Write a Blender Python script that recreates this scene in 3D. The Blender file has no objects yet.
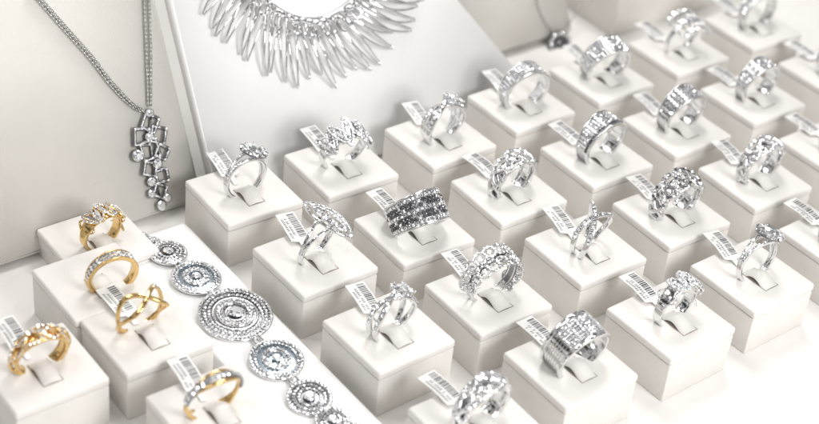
import bpy, bmesh, math, random
import numpy as np
from mathutils import Vector, Matrix
random.seed(7)
SC=0.01; U=5.5; S=0.7263*U; H=2.4
scene=bpy.context.scene; col=scene.collection
# ---------------- camera (solved from the grid of display blocks) -------------
rx,ry,rz,tx,ty,tz=0.9471,0.1151,-0.7109,-1.8491,0.1822,13.2767
F=1600.0
def R3(ax,a): return Matrix.Rotation(a,3,ax)
MC=R3('Z',rz)@R3('X',rx)@R3('Z',ry)
CAM=(-(MC@Vector((tx,ty,-tz))))*U+Vector((0,0,H))
def ray(px,py): return MC@Vector(((px-409.5)/F,(212-py)/F,-1))
def onplane(px,py,p0,n):
    d=ray(px,py); t=(Vector(p0)-CAM).dot(Vector(n))/d.dot(Vector(n)); return CAM+d*t
def G(px,py,z=H): return onplane(px,py,(0,0,z),(0,0,1))
# ---------------- materials ---------------
def mat(name,colr,rough=.5,metal=0,bump=None,var=None,coat=0,spec=.5):
    m=bpy.data.materials.new(name); m.use_nodes=True; nt=m.node_tree; b=nt.nodes['Principled BSDF']
    b.inputs['Base Color'].default_value=(*colr,1); b.inputs['Roughness'].default_value=rough
    b.inputs['Metallic'].default_value=metal; b.inputs['Coat Weight'].default_value=coat
    b.inputs['Specular IOR Level'].default_value=spec
    tc=nt.nodes.new('ShaderNodeTexCoord')
    if var:
        n=nt.nodes.new('ShaderNodeTexNoise'); n.inputs['Scale'].default_value=var[0]; n.inputs['Detail'].default_value=5
        nt.links.new(tc.outputs['Object'],n.inputs['Vector'])
        r=nt.nodes.new('ShaderNodeValToRGB'); k=var[1]
        r.color_ramp.elements[0].position=.3; r.color_ramp.elements[1].position=.7
        r.color_ramp.elements[0].color=(*[c*(1-k) for c in colr],1); r.color_ramp.elements[1].color=(*[min(1,c*(1+k*.4)) for c in colr],1)
        nt.links.new(n.outputs['Fac'],r.inputs['Fac']); nt.links.new(r.outputs['Color'],b.inputs['Base Color'])
    if bump:
        n=nt.nodes.new('ShaderNodeTexNoise'); n.inputs['Scale'].default_value=bump[0]; n.inputs['Detail'].default_value=3
        nt.links.new(tc.outputs['Object'],n.inputs['Vector'])
        bp=nt.nodes.new('ShaderNodeBump'); bp.inputs['Strength'].default_value=bump[1]; bp.inputs['Distance'].default_value=bump[2]
        nt.links.new(n.outputs['Fac'],bp.inputs['Height']); nt.links.new(bp.outputs['Normal'],b.inputs['Normal'])
    return m
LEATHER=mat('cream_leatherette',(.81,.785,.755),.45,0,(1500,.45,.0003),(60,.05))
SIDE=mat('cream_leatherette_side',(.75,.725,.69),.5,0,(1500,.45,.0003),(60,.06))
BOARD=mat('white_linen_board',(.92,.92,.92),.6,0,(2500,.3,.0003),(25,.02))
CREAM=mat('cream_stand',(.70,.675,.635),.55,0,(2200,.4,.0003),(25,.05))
FLOORM=mat('case_floor_cloth',(.81,.79,.765),.6,0,(2000,.3,.0003),(20,.03))
SLIT=mat('slot_shadow_tone',(.34,.30,.26),.8)  # dark colour stands in for the shade inside the lid slot
PAPER=mat('tag_paper',(.88,.88,.87),.45,0,None,(200,.02))
INK=mat('tag_ink',(.06,.06,.07),.6)
SILVER=mat('polished_silver',(.78,.78,.79),.12,1,(900,.05,.0002))
GEM=mat('diamond_facets',(.93,.94,.97),.03,.8,spec=1)
DARK=mat('dark_grey_stone',(.13,.13,.14),.06,.6)
GOLD=mat('polished_gold',(.78,.55,.25),.17,1)
OXI=mat('oxidised_silver',(.27,.27,.28),.28,1)
BLUE=mat('blue_grey_enamel',(.34,.39,.43),.2,.85)
MATS=[SILVER,GEM,DARK,GOLD,OXI,BLUE]
# ---------------- mesh builder ---------------
class MB:
    def __init__(s): s.v=[];s.f=[];s.m=[];s.s=[]
    def add(s,vs,fs,m=0,sm=True):
        o=len(s.v); s.v+= [tuple(v) for v in vs]
        for f in fs: s.f.append(tuple(i+o for i in f)); s.m.append(m); s.s.append(sm)
    def obj(s,name,mats,parent=None,M=None):
        me=bpy.data.meshes.new(name); vs=s.v
        me.from_pydata([tuple(Vector(v)*SC) for v in vs],[],s.f)
        for m in mats: me.materials.append(m)
        me.polygons.foreach_set('material_index',s.m); me.polygons.foreach_set('use_smooth',s.s); me.update()
        bm=bmesh.new(); bm.from_mesh(me); bmesh.ops.recalc_face_normals(bm,faces=bm.faces); bm.to_mesh(me); bm.free()
        o=bpy.data.objects.new(name,me); col.objects.link(o)
        if parent: o.parent=parent
        if M is not None: o.matrix_basis=M
        return o
def empty(name,loc,rot=None):
    e=bpy.data.objects.new(name,None); e.empty_display_size=.005; col.objects.link(e)
    M=Matrix.Translation(Vector(loc)*SC)
    if rot is not None: M=M@rot.to_4x4()
    e.matrix_basis=M; return e
def tag(o,label,cat,group=None):
    o['label']=label; o['category']=cat
    if group: o['group']=group
def boxm(mb,x0,x1,y0,y1,z0,z1,bev=0,m=0,seg=3):
    bm=bmesh.new()
    vs=[bm.verts.new(p) for p in [(x0,y0,z0),(x1,y0,z0),(x1,y1,z0),(x0,y1,z0),(x0,y0,z1),(x1,y0,z1),(x1,y1,z1),(x0,y1,z1)]]
    for f in [(0,3,2,1),(4,5,6,7),(0,1,5,4),(1,2,6,5),(2,3,7,6),(3,0,4,7)]: bm.faces.new([vs[i] for i in f])
    if bev: bmesh.ops.bevel(bm,geom=list(bm.edges),offset=bev,segments=seg,affect='EDGES',profile=.5)
    bm.verts.index_update(); mb.add([v.co for v in bm.verts],[[v.index for v in f.verts] for f in bm.faces],m,True); bm.free()
def tube(mb,pts,r,n=8,closed=False,m=0,flat=1.0):
    pts=[Vector(p) for p in pts]; N=len(pts); vs=[];prev=None
    for i,p in enumerate(pts):
        if closed: t=pts[(i+1)%N]-pts[i-1]
        else: t=pts[min(i+1,N-1)]-pts[max(i-1,0)]
        t.normalize()
        a=prev if prev is not None else (Vector((0,0,1)) if abs(t.z)<.9 else Vector((1,0,0)))
        a=(a-t*a.dot(t)); a.normalize(); prev=a; b=t.cross(a)
        rr=r[i] if hasattr(r,'__len__') else r
        for k in range(n):
            c=2*math.pi*k/n; vs.append(p+a*math.cos(c)*rr*flat+b*math.sin(c)*rr)
    fs=[]
    for i in range(N if closed else N-1):
        for k in range(n):
            j=(i+1)%N; fs.append((i*n+k,i*n+(k+1)%n,j*n+(k+1)%n,j*n+k))
    if not closed: fs.append(tuple(range(n))); fs.append(tuple((N-1)*n+k for k in reversed(range(n))))
    mb.add(vs,fs,m)
def basis(n):
    n=Vector(n).normalized(); a=Vector((0,1,0)) if abs(n.y)<.9 else Vector((1,0,0)); a=(a-n*a.dot(n)).normalized(); return a,n.cross(a),n
def gem(mb,c,n,s,m=1,k=8):
    a,b,n=basis(n); c=Vector(c); vs=[];ph=random.random()
    n2=(n+a*random.uniform(-.16,.16)+b*random.uniform(-.16,.16)).normalized()
    for rad,h,off in ((.55,.42,.5),(1,.0,0)):
        for i in range(k):
            t=2*math.pi*(i+off+ph)/k; vs.append(c+(a*math.cos(t)+b*math.sin(t))*s*rad+n2*h*s)
    vs.append(c-n2*s*.8); fs=[tuple(range(k))]
    for i in range(k):
        j=(i+1)%k; fs+= [(i,k+i,k+j),(i,k+j,j),(k+i,2*k,k+j)]
    mb.add(vs,fs,m,False)
def brilliant(mb,c,n,s,m=1):
    a,b,n=basis(n); c=Vector(c); k=8; vs=[]
    for rad,h,off,kk in ((.5,.38,0,8),(.78,.24,.5,8),(1,.05,0,16),(1,-.03,0,16)):
        for i in range(kk):
            t=2*math.pi*(i+off)/kk; vs.append(c+(a*math.cos(t)+b*math.sin(t))*s*rad+n*h*s)
    vs.append(c-n*s*.75); fs=[tuple(range(8))]
    for i in range(8):
        j=(i+1)%8; fs+=[(i,8+i,j),(8+i,j,8+j),(8+i,16+(2*i+1)%16,16+(2*i+2)%16),(8+i,16+(2*i)%16,16+(2*i+1)%16),(8+i,8+j,16+(2*i+2)%16)]
    for i in range(16):
        j=(i+1)%16; fs+=[(16+i,32+i,32+j,16+j),(32+i,48,32+j)]
    mb.add(vs,fs,m,False)
def ball(mb,c,r,m=0,nu=8,nv=6):
    vs=[];c=Vector(c)
    for j in range(1,nv):
        p=math.pi*j/nv
        for i in range(nu):
            t=2*math.pi*i/nu; vs.append(c+Vector((math.sin(p)*math.cos(t),math.sin(p)*math.sin(t),math.cos(p)))*r)
    vs.append(c+Vector((0,0,r)));vs.append(c-Vector((0,0,r))); T=len(vs)-2;fs=[]
    for j in range(nv-2):
        for i in range(nu): fs.append((j*nu+i,(j+1)*nu+i,(j+1)*nu+(i+1)%nu,j*nu+(i+1)%nu))
    for i in range(nu): fs.append((T,i,(i+1)%nu)); fs.append((T+1,(nv-2)*nu+(i+1)%nu,(nv-2)*nu+i))
    mb.add(vs,fs,m)
def bp(th,a,rho): return Vector((rho*math.sin(th),a,rho*math.cos(th)))
def val(f,t): return f(t) if callable(f) else f
def band(mb,R,w,t,off=0,rad=0,th0=-math.pi,th1=math.pi,n=72,m=0,K=12):
    closed=abs(th1-th0-2*math.pi)<1e-6; N=n if closed else n+1; vs=[];fs=[]
    for i in range(N):
        th=th0+(th1-th0)*i/n; W=val(w,th)/2;T=val(t,th)/2;o=val(off,th);rr=R+val(rad,th)
        for k in range(K):
            c=2*math.pi*(k+.5)/K; ca,sa=math.cos(c),math.sin(c)
            vs.append(bp(th,o+W*math.copysign(abs(ca)**.5,ca),rr+T*math.copysign(abs(sa)**.6,sa)))
    for i in range(N if closed else N-1):
        j=(i+1)%N
        for k in range(K): fs.append((i*K+k,i*K+(k+1)%K,j*K+(k+1)%K,j*K+k))
    if not closed: fs.append(tuple(range(K)));fs.append(tuple((N-1)*K+k for k in reversed(range(K))))
    mb.add(vs,fs,m)
def pave(mb,R,off,s,th0,th1,m=1,rad=0,gap=2.15,beads=True,k=8):
    n=max(1,int((th1-th0)*R/(gap*s)))
    for i in range(n):
        th=th0+(th1-th0)*(i+.5)/n; rr=R+val(rad,th)
        o=val(off,th); mm=m(i,th) if callable(m) else m
        gem(mb,bp(th,o,rr),bp(th,0,1),s,mm,k)
        if beads:
            t2=th+(th1-th0)*.5/n
            for d in (-.8,.8): ball(mb,bp(t2,val(off,t2)+d*s,rr+s*.1),s*.26,0,5,4)
def prongs(mb,base,top,r,n,w=.035,m=0,rb=.12):
    base=Vector(base);top=Vector(top);a,b,nn=basis(top-base)
    for i in range(n):
        t=2*math.pi*(i+.5)/n; d=a*math.cos(t)+b*math.sin(t)
        tube(mb,[base+d*rb,(base+top)/2+d*(r*.75),top+d*r,top+nn*.08+d*r*.88],[w,w,w,w*1.3],6,m=m)
pi=math.pi
gs=lambda th,s=.6: math.exp(-(th/s)**2)
# ---- ring designs: return dict part->MB, outer radius
def solitaire(R=1.1,m=0,gs_=.46):
    B,P,C,K=MB(),MB(),MB(),MB()
    for sg in (-1,1):
        o=lambda th,sg=sg: sg*(.06+.2*gs(th,1.0))
        band(B,R,.17,.17,o,m=m); pave(P,R+.08,o,.065,-1.6,-.3);pave(P,R+.08,o,.065,.3,1.6)
    top=bp(0,0,R+.42); brilliant(C,top,(0,0,1),gs_,1)
    for i in range(12):
        t=2*pi*i/12; gem(P,top+Vector((math.cos(t)*(gs_+.14),math.sin(t)*(gs_+.14),-.06)),(math.cos(t)*.4,math.sin(t)*.4,1),.135)
    tube(K,[top+Vector((math.cos(2*pi*i/20)*(gs_+.12),math.sin(2*pi*i/20)*(gs_+.12),-.16)) for i in range(20)],.08,6,True,4)
    prongs(K,bp(0,0,R),top,gs_,6,.05,m)
    return {'band':B,'pave_stones':P,'center_stone':C,'prong_setting':K},R
def multirow(R=1.15,w=1.0,rows=3,s=.1,rim=.09,dome=.0,m=0,dark=None,span=1.9,sq=False,taper=.55):
    B,P=MB(),MB(); W=lambda th: w*(taper+(1-taper)*gs(th,1.6)); D=lambda th: dome*gs(th,1.3)
    band(B,R,W,.14,rad=D,m=m)
    for sg in (-1,1): band(B,R+.05,rim,.2,off=lambda th,sg=sg: sg*(W(th)/2-rim*.3),rad=D,m=m)
    band(P,R+.068,lambda th:W(th)-2*rim,.03,rad=D,th0=-span,th1=span,m=4,K=8)
    if rows>1 and rows<7:
        for k in range(1,rows): band(B,R+.08,.025,.08,off=lambda th,k=k:(W(th)-2*rim)*(k/rows-.5),rad=D,m=m,K=6)
    for k in range(rows):
        f=(k+.5)/rows-.5
        mm=(lambda i,th,k=k: dark(i,k)) if dark else 1
        pave(P,R+.11+(dome*.3*(1-abs(f)*2)),lambda th,f=f:(W(th)-2*rim)*f,s,-span,span,mm,rad=D,k=4 if sq else 8)
    return {'band':B,'pave_stones':P},R
def bypass(R=1.1,amp=.32,w=.2,n=2,pv=(0,),m=0,s=.08,t=.15,head=False):
    B,P=MB(),MB()
    for k in range(n):
        ph=(k/(n-1)-.5)*2 if n>1 else 0
        o=lambda th,ph=ph: ph*amp*(math.sin(th*1.0+.5)*(.35+.65*gs(th,1.5)))
        r=lambda th,ph=ph: .05*ph
        band(B,R,w,t,o,r,m=m)
        if k in pv:
            band(P,R+t*.46,w*.7,.03,o,r,-1.7,1.7,m=4,K=6); pave(P,R+t*.55,o,s,-1.7,1.7,rad=r)
    d={'band':B,'pave_stones':P}
    if head:
        C,K=MB(),MB()
        for (a,th,sz) in ((.0,0,.24),(.22,.34,.17),(-.24,-.32,.17),(-.28,.22,.14),(.28,-.2,.14)):
            p=bp(th,a,R+.25); brilliant(C,p,bp(th,0,1),sz,1); prongs(K,bp(th,a,R),p,sz,4,.03,m,.08)
        d['center_stone']=C;d['prong_setting']=K
    return d,R
def weave(R=1.15,w=.9,n=3,tw=.16,m=0,freq=4,pv=True,dark=False,s=.07):
    B,P=MB(),MB()
    for k in range(n):
        ph=2*pi*k/n; W=lambda th: w/2*(.5+.5*gs(th,1.5))
        o=lambda th,ph=ph: W(th)*math.sin(freq*th+ph); r=lambda th,ph=ph: .1+.09*math.cos(2*(freq*th+ph))
        band(B,R,tw,tw,o,r,n=110,m=m,K=8)
        if pv: pave(P,R+tw*.5,o,s,-1.8,1.8,(lambda i,th:2 if (dark and i%2) else 1),rad=r,beads=False,gap=2.3)
    band(B,R-.04,w*.45,.1,m=m)
    for sg in(-1,1): band(B,R,.07,.14,off=lambda th,sg=sg: sg*w/2*(.5+.5*gs(th,1.5)),m=m,K=8)
    return {'band':B,'pave_stones':P},R
def links(R=1.2,m=0):
    B,P=MB(),MB()
    for sg in (-1,1): band(B,R-.03,.1,.12,off=sg*.16,m=m,K=8)
    band(B,R-.06,.5,.05,th0=-2,th1=2,m=4,K=8)
    for i in range(-5,6):
        th=i*.37
        for row in (-1,1):
            a=row*.33*(.6+.4*gs(th,1.5)); t0=th+(.0 if row>0 else .18); rr=.27 if abs(i)<4 else .21
            c=bp(t0,a,R+.1); tv=Vector((math.cos(t0),0,-math.sin(t0))); yv=Vector((0,1,0)); nv=bp(t0,0,1)
            tube(B,[c+(tv*math.cos(q)+yv*math.sin(q))*rr+nv*(.04*row) for q in [2*pi*j/18 for j in range(18)]],.065,7,True,m)
            gem(P,c+nv*.04,nv,.12)
            for j in range(10):
                q=2*pi*j/10; gem(P,c+(tv*math.cos(q)+yv*math.sin(q))*rr+nv*(.04*row+.055),nv,.045,1,6)
    return {'band':B,'pave_stones':P},R
def lens(mb,st,c,tv,yv,nv,L,Wd,r,m=0,s=.05,fill=False):
    pts=[]
    for j in range(28):
        q=2*pi*j/28; x=math.cos(q);y=math.sin(q)*abs(math.sin(q))**.35
        pts.append(c+yv*x*L/2+tv*y*Wd/2-nv*(.25*x*x*L*.2))
    tube(mb,pts,r,6,True,m)
    for p in pts[::1]: gem(st,p+nv*r*.8,nv,s,1,6)
    if fill:
        for q in range(7):
            x=(q-3)/3.6; gem(st,c+yv*x*L/2*.8-nv*(.04),nv,.14*(1-abs(x)*.5),1,8)
        tube(mb,[c+yv*x*L/2-nv*.12 for x in (-.9,-.5,0,.5,.9)],.07,6,False,4 if m==0 else m)
def marquise(R=1.1,m=0):
    B,P,K=MB(),MB(),MB()
    for sg in (-1,1): band(B,R,.16,.15,off=lambda th,sg=sg: sg*(.05+.3*gs(th,.9)),m=m)
    X=Vector((1,0,0));Y=Vector((0,1,0));Z=Vector((0,0,1)); c=Vector((0,0,R+.25))
    lens(K,P,c,X,Y,Z,2.5,1.35,.09,m,.075); lens(K,P,c+Z*.06,X,Y,Z,1.8,.7,.07,m,.06,fill=True)
    for x in (-.4,-.15,.15,.4): prongs(K,Vector((0,x,R)),c+Y*x*1.3,.25,2,.05,m)
    return {'band':B,'pave_stones':P,'stone_setting':K},R
def crown(R=1.15,m=0,nl=7,L=1.3):
    B,P,K=MB(),MB(),MB(); band(B,R,lambda th:.45+.35*gs(th,1.2),.12,m=m)
    for i in range(nl):
        th=(i-(nl-1)/2)*.33; tv=Vector((math.cos(th),0,-math.sin(th)));nv=bp(th,0,1);a=(.35 if i%2 else -.35)
        yv=(Vector((0,1,0))+tv*a).normalized(); tv2=nv.cross(yv)
        lens(K,P,bp(th,0,R+.2),tv2,yv,nv,L*(.8+.2*gs(th)),.44,.06,m,.055,True)
    for sg in (-1,1):
        band(K,R+.05,.08,.12,off=lambda th,sg=sg: sg*(.3+.14*math.sin(th*9)),th0=-1.5,th1=1.5,m=m,K=8)
    return {'band':B,'pave_stones':P,'stone_setting':K},R
def loops(R=1.1,m=0):
    B,P,K=MB(),MB(),MB(); band(B,R,.26,.14,m=m)
    for i in range(7):
        th=(i-3)*.3;nv=bp(th,0,1);tv=Vector((math.cos(th),0,-math.sin(th)));Y=Vector((0,1,0))
        for sg in (-1,1):
            c=bp(th,sg*.38,R+.15)
            tube(K,[c+tv*math.cos(q)*.2+Y*math.sin(q)*.38+nv*.06*math.sin(q*2) for q in [2*pi*j/16 for j in range(16)]],.055,6,True,m)
            gem(P,bp(th,sg*.75,R+.2),nv,.13)
        gem(P,bp(th,0,R+.2),nv,.15)
    return {'band':B,'pave_stones':P,'stone_setting':K},R
def infinity(R=1.15,m=3):
    B,P=MB(),MB()
    for sg in (-1,1):
        band(B,R,lambda th:.16+.1*gs(th,1),.15,off=lambda th,sg=sg: sg*.6*math.sin(th*1.5)*gs(th,1.6),rad=lambda th,sg=sg: .05*sg,m=m)
    pave(P,R+.12,lambda th:.6*math.sin(th*1.5)*gs(th,1.6),.045,.4,1.4)
    return {'band':B,'pave_stones':P},R
def twotone(R=1.2):
    B,P,K=MB(),MB(),MB()
    for sg in (-1,1): band(B,R,.15,.15,off=lambda th,sg=sg: sg*(.12+.12*math.cos(th*2)),m=3)
    band(K,R+.06,.3,.14,th0=-1.5,th1=1.5,m=4); pave(P,R+.14,-.02,.11,-1.5,1.5)
    return {'band':B,'stone_setting':K,'pave_stones':P},R

def place_ring(design,at,spin=0,yaw=0,lean=0,sink=.28,label='',top=H):
    parts,R=design
    e=empty('finger_ring',(at[0],at[1],top)); tag(e,label,'ring','rings on display blocks')
    M=Matrix.Translation(Vector((0,0,(R-sink)*SC)))@Matrix.Rotation(yaw,4,'Z')@Matrix.Rotation(lean,4,'X')@Matrix.Rotation(spin,4,'Y')
    for nm,mb in parts.items():
        if mb.v: mb.obj(nm,MATS,e,M)
    return e
# ---------------- block & tag prototypes -------------
def block_meshes(h):
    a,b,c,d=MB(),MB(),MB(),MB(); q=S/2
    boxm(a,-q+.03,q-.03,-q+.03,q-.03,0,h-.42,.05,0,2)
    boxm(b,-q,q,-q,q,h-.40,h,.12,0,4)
    boxm(c,-.44,.44,-1.18,.28,h-.05,h+.010,.008,0,1)
    n=14;vs=[];fs=[]
    for i in range(n+1):
        t=i/n; y=-1.15+1.4*t; z=h+.02+.42*math.sin(pi*min(1,t*1.02))**1.3*(.35+.65*t)
        for x,dz in ((-.40,-.12),(-.36,0),(0,.03),(.36,0),(.40,-.12)): vs.append((x,y,max(h+.0,z+dz)))
    for i in range(n):
        for k in range(4): fs.append((i*5+k,i*5+k+1,i*5+k+6,i*5+k+5))
    d.add(vs,fs)
    return a,b,c,d
protos={}
def place_block(cx,cy,h=H,label='cream leatherette ring display block',rz_=0):
    e=empty('ring_display_block',(cx,cy,0),R3('Z',rz_)); tag(e,label,'display block','cream blocks holding the rings')
    key=round(h,2)
    if key not in protos:
        a,b,c,d=block_meshes(h)
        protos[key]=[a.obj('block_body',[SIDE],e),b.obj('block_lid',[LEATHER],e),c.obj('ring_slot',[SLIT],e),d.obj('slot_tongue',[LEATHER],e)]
    else:
        for o in protos[key]:
            n=o.copy(); n.parent=e; col.objects.link(n)
    return e
def place_tag(cx,cy,top,yaw=0,pitch=.12,L=1.95,W=.88):
    e=empty('price_tag',(cx,cy+.5,top+.06),R3('Z',yaw)@R3('X',pitch))
    tag(e,'small white barcode price tag tied to a ring','price tag','barcode price tags')
    p=MB(); y0=.35; cu=random.uniform(.07,.16)
    prof=[(-.2,.10,.0),(.2,.10,.03),(y0,.12,.05),(y0+.12,W/2,.06),(y0+L*.5,W/2,cu),(y0+L,W/2,.04)]
    vs=[];fs=[]
    for y,w,z in prof:
        for x,dz in((-w,.0),(w,0),(w,.018),(-w,.018)): vs.append((x,y,z+dz))
    for i in range(len(prof)-1):
        for k in range(4): fs.append((i*4+k,i*4+(k+1)%4,i*4+4+(k+1)%4,i*4+4+k))
    fs.append((0,1,2,3));fs.append((23,22,21,20)); p.add(vs,fs,0,False); p.obj('tag_paper',[PAPER],e)
    q=MB()
    def zz(y):
        for (a,_,za),(b,_,zb) in zip(prof,prof[1:]):
            if a<=y<=b: return za+(zb-za)*(y-a)/(b-a)+.0225
        return .1
    y=y0+.26
    while y<y0+L-.12:
        w=random.choice((.025,.04,.05,.07))
        q.add([(.02,y,zz(y)),(W*.42,y,zz(y)),(W*.42,y+w,zz(y+w)),(.02,y+w,zz(y+w))],[(0,1,2,3)],0,False); y+=w+random.choice((.03,.045,.06))
    for ln in (-.38,-.2):
        y=y0+.25
        while y<y0+L-.4:
            w=random.uniform(.05,.09); x0=ln*W
            if random.random()<.82:
                q.add([(x0,y,zz(y)),(x0+.1,y,zz(y)),(x0+.1,y+w*.45,zz(y+w)),(x0,y+w*.45,zz(y+w))],[(0,1,2,3)],0,False)
                q.add([(x0,y,zz(y)),(x0+.03,y,zz(y)),(x0+.03,y+w,zz(y+w)),(x0,y+w,zz(y+w))],[(0,1,2,3)],0,False)
            y+=w+.035
    q.obj('printed_barcode',[INK],e)
# ---------------- blocks + rings + tags -------------
LC={(0,0):(184,181),(1,0):(283,155),(2,0):(384,128),(3,0):(467,95),(4,0):(549,68),(5,0):(628,42),(6,0):(704,18),
(0,1):(252,247),(1,1):(353,219),(2,1):(450,181),(3,1):(540,147),(4,1):(622,118),(5,1):(700,88),(6,1):(778,62),
(0,2):(322,319),(1,2):(424,284),(2,2):(524,238),(3,2):(612,203),(4,2):(698,168),(5,2):(778,138),
(0,3):(407,408),(1,3):(503,352),(2,3):(606,307),(3,3):(690,264),(4,3):(778,228)}
blk='cream leatherette ring block with slotted lid'
D={
(0,0):(solitaire(1.05),.35,.1,0,'silver solitaire ring with large round diamond and split band'),
(1,0):(crown(1.15,0,8,1.7),.1,.0,.3,'silver crown ring with pointed leaf shaped diamond petals'),
(2,0):(bypass(1.15,.5,.34,3,(0,2),0,.1,.18,True),.35,.15,.1,'silver openwork ring with crossing diamond bands'),
(3,0):(multirow(1.2,1.0,4,.09,.1),.25,-.1,.1,'wide silver band ring with rows of pave diamonds'),
(4,0):(multirow(1.1,1.25,6,.085,.06,.2),.2,-.15,.25,'domed silver ring covered in pave diamonds'),
(5,0):(loops(),.2,0,.2,'silver ring with open wire loops and diamonds on top'),
(0,1):(marquise(),.25,.35,.25,'silver ring with open marquise head set with diamonds'),
(1,1):(multirow(1.2,1.5,7,.092,.09,.05,0,lambda i,k:1 if (k%3==0 or (i+k)%5==0) else 2,2.0,False,.85),.1,-.05,.7,'wide silver ring densely set with dark grey stones'),
(2,1):(weave(1.1,1.05,3,.17,0,2.5,True,False,.08),.3,.1,.1,'silver ring with interwoven diamond strands'),
(3,1):(multirow(1.2,1.15,5,.085,.11,.05,0,lambda i,k:2 if k==0 else 1),.25,.1,.1,'broad silver band with stone rows and dark edge'),
(4,1):(multirow(1.15,1.15,4,.115,.08,.1,0,None,1.9,True),.25,0,.15,'broad silver ring with square cut stone rows'),
(0,2):(bypass(1.1,.5,.26,2,(0,1),0,.085,.17,True),.35,.2,.1,'silver bypass ring with small diamond cluster'),
(1,2):(links(1.22),.2,0,.15,'wide silver ring made of linked diamond circles'),
(2,2):(bypass(1.15,.65,.26,2,(0,1),0,.09),.3,.45,.15,'open silver ring with two slim crossing diamond bands'),
(3,2):(weave(1.15,1.2,3,.24,0,3.5,True,True,.09),.25,0,.15,'chunky braided silver ring with dark and white stones'),
(0,3):(weave(1.1,.95,4,.22,0,2,True,False,.09),.2,.1,.1,'silver ring with swirling pave dome'),
(1,3):(multirow(1.2,1.4,6,.078,.2,.03,0,None,1.2,False,.8),.35,.05,.2,'wide polished silver band with diamond grid on top'),
(2,3):(crown(1.1,0,5,1.1),.4,.1,.1,'slim silver ring with clustered diamond leaves'),
(5,1):(multirow(1.15,1.0,4,.09),.3,0,.1,'silver band ring with rows of small diamonds'),
(4,2):(weave(1.15,1.0,3,.17,0,3,True,False,.08),.3,0,.1,'woven silver ring with pave diamonds'),
(3,3):(solitaire(1.1),.3,0,0,'silver solitaire ring with round diamond halo'),
(5,2):(crown(1.1),.2,0,.1,'silver ring with leaf shaped diamond petals'),
(4,3):(multirow(1.15,1.1,5,.085),.3,0,.1,'wide silver band ring with five diamond rows'),
(6,1):(bypass(1.1,.4,.24,2,(0,)),.3,0,0,'thin silver crossover ring'),
(6,0):(multirow(1.15,.8,3,.09),.3,0,0,'silver band ring with narrow diamond rows'),
}
for k,px in LC.items():
    p=G(*px); c=(p.x+S/2,p.y-S/2)
    place_block(c[0],c[1],H,blk,random.uniform(-.025,.025))
    d,spin,yaw,lean,lab=D[k]
    place_ring(d,c,spin,yaw,lean,.28 if lean<.5 else .38,lab)
    place_tag(c[0]-.1+random.uniform(-.12,.12),c[1]+.25,H,random.uniform(-.22,.06),random.uniform(.02,.12))
# gold side
gold=[((147,331),(141,328),infinity(1.08),.1,.1,.3,'plain gold infinity ring with crossing bands',True),
((216,408),(212,412),twotone(1.15),.1,.0,.25,'gold ring with diamond pave top band',True),
((96,280),(112,287),multirow(.98,.5,2,.09,.06,0,3),.3,-.1,.1,'gold band ring with two diamond rows',False),
((40,366),(40,366),weave(1.05,.7,3,.15,3,3,True),.2,0,.2,'woven gold ring with small diamonds',True)]
for px,rp,d,spin,yaw,lean,lab,tg in gold:
    h=H; c=G(px[0],px[1],h); r=G(rp[0],rp[1],h)
    place_block(c.x,c.y,h,blk); place_ring(d,(r.x,r.y),spin,yaw,lean,.28,lab,h)
    if tg: place_tag(c.x-.2,c.y+.25,h,random.uniform(-.1,.1),.08)
c=G(104,246,1.4); place_block(c.x+.0,c.y+.6,1.4,'low cream leatherette block under gold ring'); place_ring(crown(.95,3,6,1.1),(c.x,c.y+.3),.3,.2,.1,.28,'ornate gold leaf cluster ring with diamonds',1.4)
# ---------------- floor ----------------
f=MB(); f.add([(-120,-120,0),(160,-120,0),(160,160,0),(-120,160,0)],[(0,1,2,3)],0,False)
fo=f.obj('display_case_floor',[FLOORM]); fo['kind']='structure'; fo['label']='white cloth covered display case floor'
# ---------------- leaning boards -------------
LEAN=math.radians(28); UPV=Vector((0,math.sin(LEAN),math.cos(LEAN))); NV=Vector((0,-math.cos(LEAN),math.sin(LEAN))); XV=Vector((1,0,0))
def leaning_board(name,x0,x1,y0,length,th,m,label,cat,tr=0,bev=.15):
    xc=(x0+x1)/2
    e=empty(name,(xc,y0,0)); tag(e,label,cat)
    mb=MB(); bm=bmesh.new(); co=[]
    for t in (0,-th):
        for (x,l) in ((x0,0),(x1,0),(x1-tr,length),(x0,length)): co.append(XV*(x-xc)+UPV*l+NV*t)
    mn=min(c.z for c in co)
    vs=[bm.verts.new(c-Vector((0,0,mn))) for c in co]
    for q in [(0,1,2,3),(7,6,5,4),(0,4,5,1),(1,5,6,2),(2,6,7,3),(3,7,4,0)]: bm.faces.new([vs[i] for i in q])
    bmesh.ops.bevel(bm,geom=list(bm.edges),offset=bev,segments=3,affect='EDGES')
    bm.verts.index_update(); mb.add([v.co for v in bm.verts],[[v.index for v in q.verts] for q in bm.faces],0,True); bm.free()
    mb.obj('padded_panel',[m],e)
    leg=MB(); top=UPV*(length*.7)-NV*th-Vector((0,0,mn))
    tube(leg,[top,Vector((0,top.y+3,0))],.25,8); leg.obj('support_leg',[m],e)
    return Vector((0,y0,-mn))
def onboard(px,py,P0,lift=0): return onplane(px,py,P0+NV*lift,NV)
yb=.35; th=.8
Pm=Vector((0,yb,th*math.sin(LEAN)))
lft=onboard(198,112,Pm); rgt=onboard(512,64,Pm); lr=(rgt-Pm).dot(UPV)
MBP=leaning_board('necklace_board',lft.x,rgt.x+.66*lr,yb,17,th,BOARD,'white padded leaning board holding a spiky silver necklace','necklace board',.66*17,.06)
pr=G(203,205,0)
LP=leaning_board('pendant_stand',pr.x-16,pr.x,pr.y,17,.8,CREAM,'cream padded leaning stand with a silver pendant necklace','pendant stand')
p1=G(480,84,0)
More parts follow.
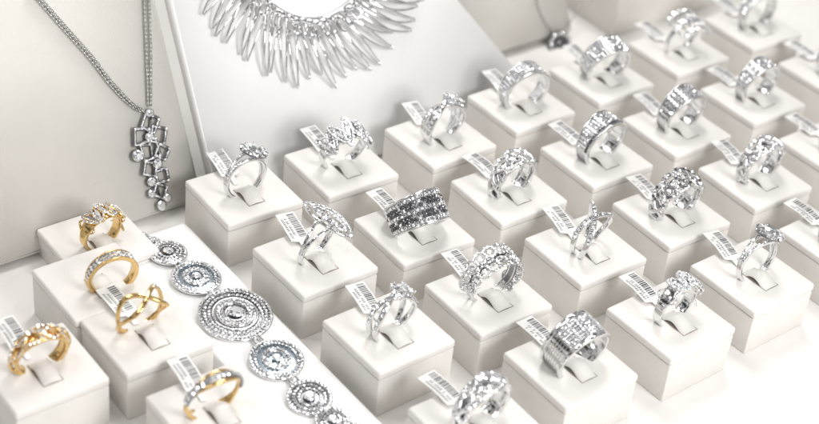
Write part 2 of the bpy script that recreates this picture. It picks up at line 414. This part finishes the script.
RP=leaning_board('pendant_stand',p1.x,p1.x+8.2,p1.y+1.5,14,.8,CREAM,'cream leaning stand with a round pendant','pendant stand',.6)
def platform(px,py,w,d,h,lab):
    p=G(px,py,0); e=empty('display_platform',(p.x+w/2,p.y+d/2,0)); tag(e,lab,'platform')
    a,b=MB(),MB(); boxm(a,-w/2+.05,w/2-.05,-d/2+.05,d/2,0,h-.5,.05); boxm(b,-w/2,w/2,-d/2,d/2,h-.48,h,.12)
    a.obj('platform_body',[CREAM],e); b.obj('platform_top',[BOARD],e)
platform(612,38,26,14,3.2,'low white covered display platform behind the ring blocks')
# ---------------- spiky necklace ---------------
cen=onboard(308,-55,MBP,.1)
def bpt(r,a,l=.0): return cen+ (XV*math.sin(a)-UPV*math.cos(a))*r + NV*l
e=empty('spiky_necklace',cen); tag(e,'silver fringe necklace of radiating pointed wire loops on white board','necklace')
def rel(ps): return [p-cen for p in ps]
W=MB(); C2=MB(); n=38
for k in range(n):
    a=-2.0+4.0*(k+.5)/n; a+=random.uniform(-.025,.025)
    ro=6.85+random.uniform(-.7,.4); ri=3.7+random.uniform(-.1,.1); dlt=random.uniform(.055,.085); bend=random.uniform(.30,.42)
    pts=[]
    for i in range(11):
        t=i/10; r=ri+(ro-ri)*t; aa=a-dlt*(1-t**1.6)*.9+bend*(t**1.4)*.6-.1
        pts.append(bpt(r,aa,.12+.45*math.sin(pi*t)+.05*(k%3)))
    for i in range(11):
        t=1-i/10; r=ri+(ro-ri)*t*.985; aa=a+dlt*(1-t**1.6)*1.1+bend*(t**1.4)*.6-.1+.012
        pts.append(bpt(r,aa,.10+.30*math.sin(pi*t)+.05*(k%3)))
    tube(W,rel(pts),[.08-.03*math.sin(pi*i/21) for i in range(22)],7)
    ball(C2,bpt(ri,a,.2)-cen,.17,0); gem(C2,bpt(ri+.0,a,.38)-cen,NV,.13)
    gem(W,bpt(ri+.7,a+.02,.45)-cen,NV,.12)
W.obj('wire_loop_fringe',MATS,e)
for r,l in ((3.55,.14),(3.8,.18)): tube(C2,rel([bpt(r,-2.3+4.6*i/60,l) for i in range(61)]),.1,8)
C2.obj('beaded_collar',MATS,e)
# ---------------- chains and pendants ---------------
def chain(mb,pts,r=.1,w=.03,sp=.15,m=0):
    pts=[Vector(p) for p in pts]; dist=[0]
    for a,b in zip(pts,pts[1:]): dist.append(dist[-1]+(b-a).length)
    n=int(dist[-1]/sp)
    for i in range(n):
        s=(i+.5)*sp; k=0
        while k<len(pts)-2 and dist[k+1]<s: k+=1
        t=(pts[k+1]-pts[k]).normalized(); c=pts[k]+t*(s-dist[k]); a=NV if i%2 else t.cross(NV).normalized()
        b=t.cross(a).normalized()
        tube(mb,[c+t*math.cos(q)*r*1.15+(a*.7+b*.7*(1 if i%2 else -1)).normalized()*math.sin(q)*r*.75 for q in [2*pi*j/8 for j in range(8)]],w,5,True,m)
def catm(ps,n=8):
    out=[];ps=[Vector(p) for p in ps];ps=[ps[0]*2-ps[1]]+ps+[ps[-1]*2-ps[-2]]
    for i in range(1,len(ps)-2):
        for j in range(n):
            t=j/n;a,b,c,d=ps[i-1:i+3]
            out.append(.5*((2*b)+(c-a)*t+(2*a-5*b+4*c-d)*t*t+(3*b-a-3*c+d)*t**3))
    out.append(ps[-2]); return out
def rel2(ps,c): return [Vector(p)-c for p in ps]
CHM=mat('chain_silver',(.56,.55,.54),.22,1)
def pendant_necklace(lab,P0=LP):
    q=lambda x,y,l=.12: onboard(x,y,P0,l)
    c0=q(150,112); e=empty('pendant_necklace',c0); tag(e,lab,'necklace')
    C=MB()
    for o in (-2.3,2.3):
        chain(C,rel2([q(147+o,-40),q(147+o,0),q(149+o,50),q(150+o*.5,108)],c0),.11,.03,.19)
        chain(C,rel2(catm([q(30,-12+o),q(58,20+o),q(90,56+o),q(112,84+o),q(134,106+o*.6),q(149,112)]),c0),.11,.03,.19)
    C.obj('chain',[CHM],e)
    PD,ST=MB(),MB(); X=XV;Y=UPV
    def frame(x,y,s,rot,kind='sq'):
        c=q(x,y,.22)-c0
        n=4 if kind=='sq' else 16; pts=[]
        for i in range(n):
            a0=rot+2*pi*i/n;a1=rot+2*pi*(i+1)/n
            for t in ([0,.08,.5,.92] if n==4 else [0]):
                pts.append(c+(X*math.cos(a0)+Y*math.sin(a0))*s*(1-t)+(X*math.cos(a1)+Y*math.sin(a1))*s*t)
        tube(PD,pts,.09,6,True,4)
        for p in pts: gem(ST,p+NV*.08,NV,.05,1,6)
    def stone(x,y,s,mm=1):
        c=q(x,y,.28)-c0; brilliant(ST,c,NV,s,mm); tube(PD,[c-NV*.05+(X*math.cos(2*pi*i/14)+Y*math.sin(2*pi*i/14))*s for i in range(14)],.05,6,True,4)
    stone(150,113,.17); frame(150,123,.5,.15); frame(142,137,.52,.55); frame(158,135,.5,.35); frame(150,150,.58,.85); stone(138,156,.26); frame(162,152,.4,.1)
    stone(150,137,.2); stone(158,164,.22); frame(150,169,.42,.35); frame(162,176,.4,.75); stone(152,182,.2); frame(160,191,.4,.25); stone(152,194,.17); stone(168,198,.18); stone(162,206,.22)
    tube(PD,[q(151,112,.15)-c0,q(150,140,.12)-c0,q(154,170,.12)-c0,q(161,204,.12)-c0],.06,6,False,4)
    PD.obj('pendant_frame',MATS,e); ST.obj('pendant_stones',MATS,e)
pendant_necklace('silver chain necklace with long pendant of open squares and stones')
q=lambda x,y,l=.1: onboard(x,y,RP,l)
c0=q(558,46); e=empty('round_pendant_necklace',c0); tag(e,'fine silver chain with round dark centred pendant','necklace')
C=MB(); chain(C,rel2(catm([q(533,-30),q(538,5),q(547,25),q(557,36)]),c0),.06,.025,.09); chain(C,rel2(catm([q(592,-30),q(580,5),q(568,26),q(559,36)]),c0),.06,.025,.09); C.obj('chain',[CHM],e)
PD=MB()
for r,w,m in ((.72,.16,4),(.42,.12,2)):
    tube(PD,[(XV*math.cos(t)+UPV*math.sin(t))*r+NV*.15 for t in [2*pi*i/28 for i in range(28)]],w,8,True,m)
PD.obj('pendant_disc',MATS,e); ST=MB(); gem(ST,NV*.2,NV,.3,2,12)
for i in range(22): t=2*pi*i/22; gem(ST,(XV*math.cos(t)+UPV*math.sin(t))*.72+NV*.3,NV,.09)
ST.obj('pendant_stones',MATS,e)
# ---------------- bracelet tray + bracelet -------------
TZ=.9
tl=G(133,238,TZ); tr=G(184,222,TZ)
xa=G(212,352,TZ).x; xb=G(300,338,TZ).x
wdt=xb-xa; ytop=(tl.y+tr.y)/2; ylow=ytop-26
e=empty('bracelet_tray',((xa+xb)/2,(ytop+ylow)/2,0)); tag(e,'long white padded tray carrying a diamond bracelet','tray')
a=MB(); boxm(a,-wdt/2,wdt/2,-13,13,0,TZ,.18,0,4); a.obj('tray_pad',[BOARD],e)
bc=G(235,318,TZ); e=empty('diamond_bracelet',bc); tag(e,'silver bracelet of round diamond medallions joined by links','bracelet')
discs=[(138,243,.5,0),(151,247,.42,0),(168,256,.8,0),(196,281,1.05,1),(235,318,1.55,2),(276,363,1.1,1),(309,401,.88,0),(332,424,.66,0),(352,446,1.0,1)]
prev=None; Z=Vector((0,0,1))
for x,y,r,kind in discs:
    c=G(x,y,TZ)-bc+Vector((0,0,.12)); M_=MB()
    A,Bv,Nn=basis(Vector((random.uniform(-.06,.06),random.uniform(-.1,0),1)))
    def circ(rr,z=0,n=40): return [(A*math.cos(2*pi*i/n)+Bv*math.sin(2*pi*i/n))*rr+Nn*z for i in range(n)]
    n=40; vs=circ(r*.98,.0)+circ(r*.55,.10)+[Nn*.08]; fs=[(i,(i+1)%n,n+(i+1)%n,n+i) for i in range(n)]+[(n+i,n+(i+1)%n,2*n) for i in range(n)]
    M_.add(vs,fs,5 if kind==1 else 4)
    def gr(rr,s,z,mm=1):
        k=max(5,int(2*pi*rr/(2.1*s)))
        for i in range(k):
            t=2*pi*i/k; gem(M_,(A*math.cos(t)+Bv*math.sin(t))*rr+Nn*z,Nn+(A*math.cos(t)+Bv*math.sin(t))*.2,s,mm)
    tube(M_,circ(r,.06),.08,7,True)
    if kind==2:
        gr(r*.98,.085,.15); gr(r*.86,.085,.18); gr(r*.74,.085,.15); tube(M_,circ(r*.62,.1),.07,7,True)
        gr(r*.5,.085,.24); gr(r*.39,.085,.24); tube(M_,circ(r*.45,.08),.12,7,True); tube(M_,circ(r*.27,.12),.06,7,True); brilliant(M_,Nn*.28,Nn,.32)
    elif kind==1:
        gr(r*.97,.085,.14); gr(r*.82,.075,.14); tube(M_,circ(r*.5,.12),.07,7,True); gr(r*.5,.085,.2,1); gr(r*.36,.07,.19,1); brilliant(M_,Nn*.22,Nn,.2)
    else:
        gr(r*.95,.085,.13); gr(r*.74,.075,.15); gr(r*.52,.07,.16); brilliant(M_,Nn*.2,Nn,r*.3)
    M_.obj('medallion',MATS,e,Matrix.Translation(c*SC))
    if prev is not None:
        c1,r1=prev; d=(c-c1).normalized(); L_=MB(); s0=c1+d*r1*.95; s1=c-d*r*.95; mid=(s0+s1)/2; ln=max(.25,(s1-s0).length/2+.08)
        sd=d.cross(Z)
        tube(L_,[d*math.cos(t)*ln+sd*math.sin(t)*.2 for t in [2*pi*i/16 for i in range(16)]],.06,6,True); gem(L_,Vector((0,0,.12)),Z,.13)
        L_.obj('connecting_link',MATS,e,Matrix.Translation(mid*SC))
    prev=(c,r)
# ---------------- world + lights ---------------
w=bpy.data.worlds.new('World'); scene.world=w; w.use_nodes=True; nt=w.node_tree; bg=nt.nodes['Background']
tc=nt.nodes.new('ShaderNodeTexCoord'); n=nt.nodes.new('ShaderNodeTexNoise'); n.inputs['Scale'].default_value=4.2; n.inputs['Detail'].default_value=1.5
cr=nt.nodes.new('ShaderNodeValToRGB'); cr.color_ramp.elements[0].position=.47; cr.color_ramp.elements[1].position=.55
cr.color_ramp.elements[0].color=(.035,.034,.033,1); cr.color_ramp.elements[1].color=(1.0,.988,.968,1)
nt.links.new(tc.outputs['Generated'],n.inputs['Vector']); nt.links.new(n.outputs['Fac'],cr.inputs['Fac']); nt.links.new(cr.outputs['Color'],bg.inputs['Color']); bg.inputs['Strength'].default_value=.76
def area(loc,target,size,power,colr=(1,.985,.96)):
    l=bpy.data.lights.new('area_light','AREA'); l.shape='DISK'; l.size=size; l.energy=power; l.color=colr
    o=bpy.data.objects.new('area_light',l); col.objects.link(o); o.location=loc
    o.rotation_euler=(Vector(target)-Vector(loc)).to_track_quat('-Z','Y').to_euler()
T=(.08,-.06,0)
area((.40,.25,.8),T,.3,3.1)
area((-.35,.20,.8),T,.3,1.2)
area((.15,-.85,.5),(.06,.05,.03),.4,6.0,(1,.995,.985))  # added front fill light, brightens the leaning boards
for (x,y,z) in ((.1,-.35,.8),(-.2,-.4,.6),(.5,-.2,.7),(.15,.1,.9),(-.45,-.1,.7)):
    area((x,y,z),T,.045,.32,(1,.99,.97))  # small lights added only for sparkle on metal and stones
# ---------------- camera object ----------------
cd=bpy.data.cameras.new('camera'); co=bpy.data.objects.new('camera',cd); col.objects.link(co)
co.matrix_world=Matrix.Translation(CAM*SC)@MC.to_4x4()
cd.lens=F/819*36; cd.sensor_width=36; cd.clip_start=.01; cd.clip_end=50
fp=G(450,265); cd.dof.use_dof=True; cd.dof.focus_distance=(-(MC.transposed()@(fp-CAM)).z)*SC; cd.dof.aperture_fstop=8
scene.camera=co
scene.view_settings.view_transform='Standard'; scene.view_settings.look='None'; scene.view_settings.exposure=0
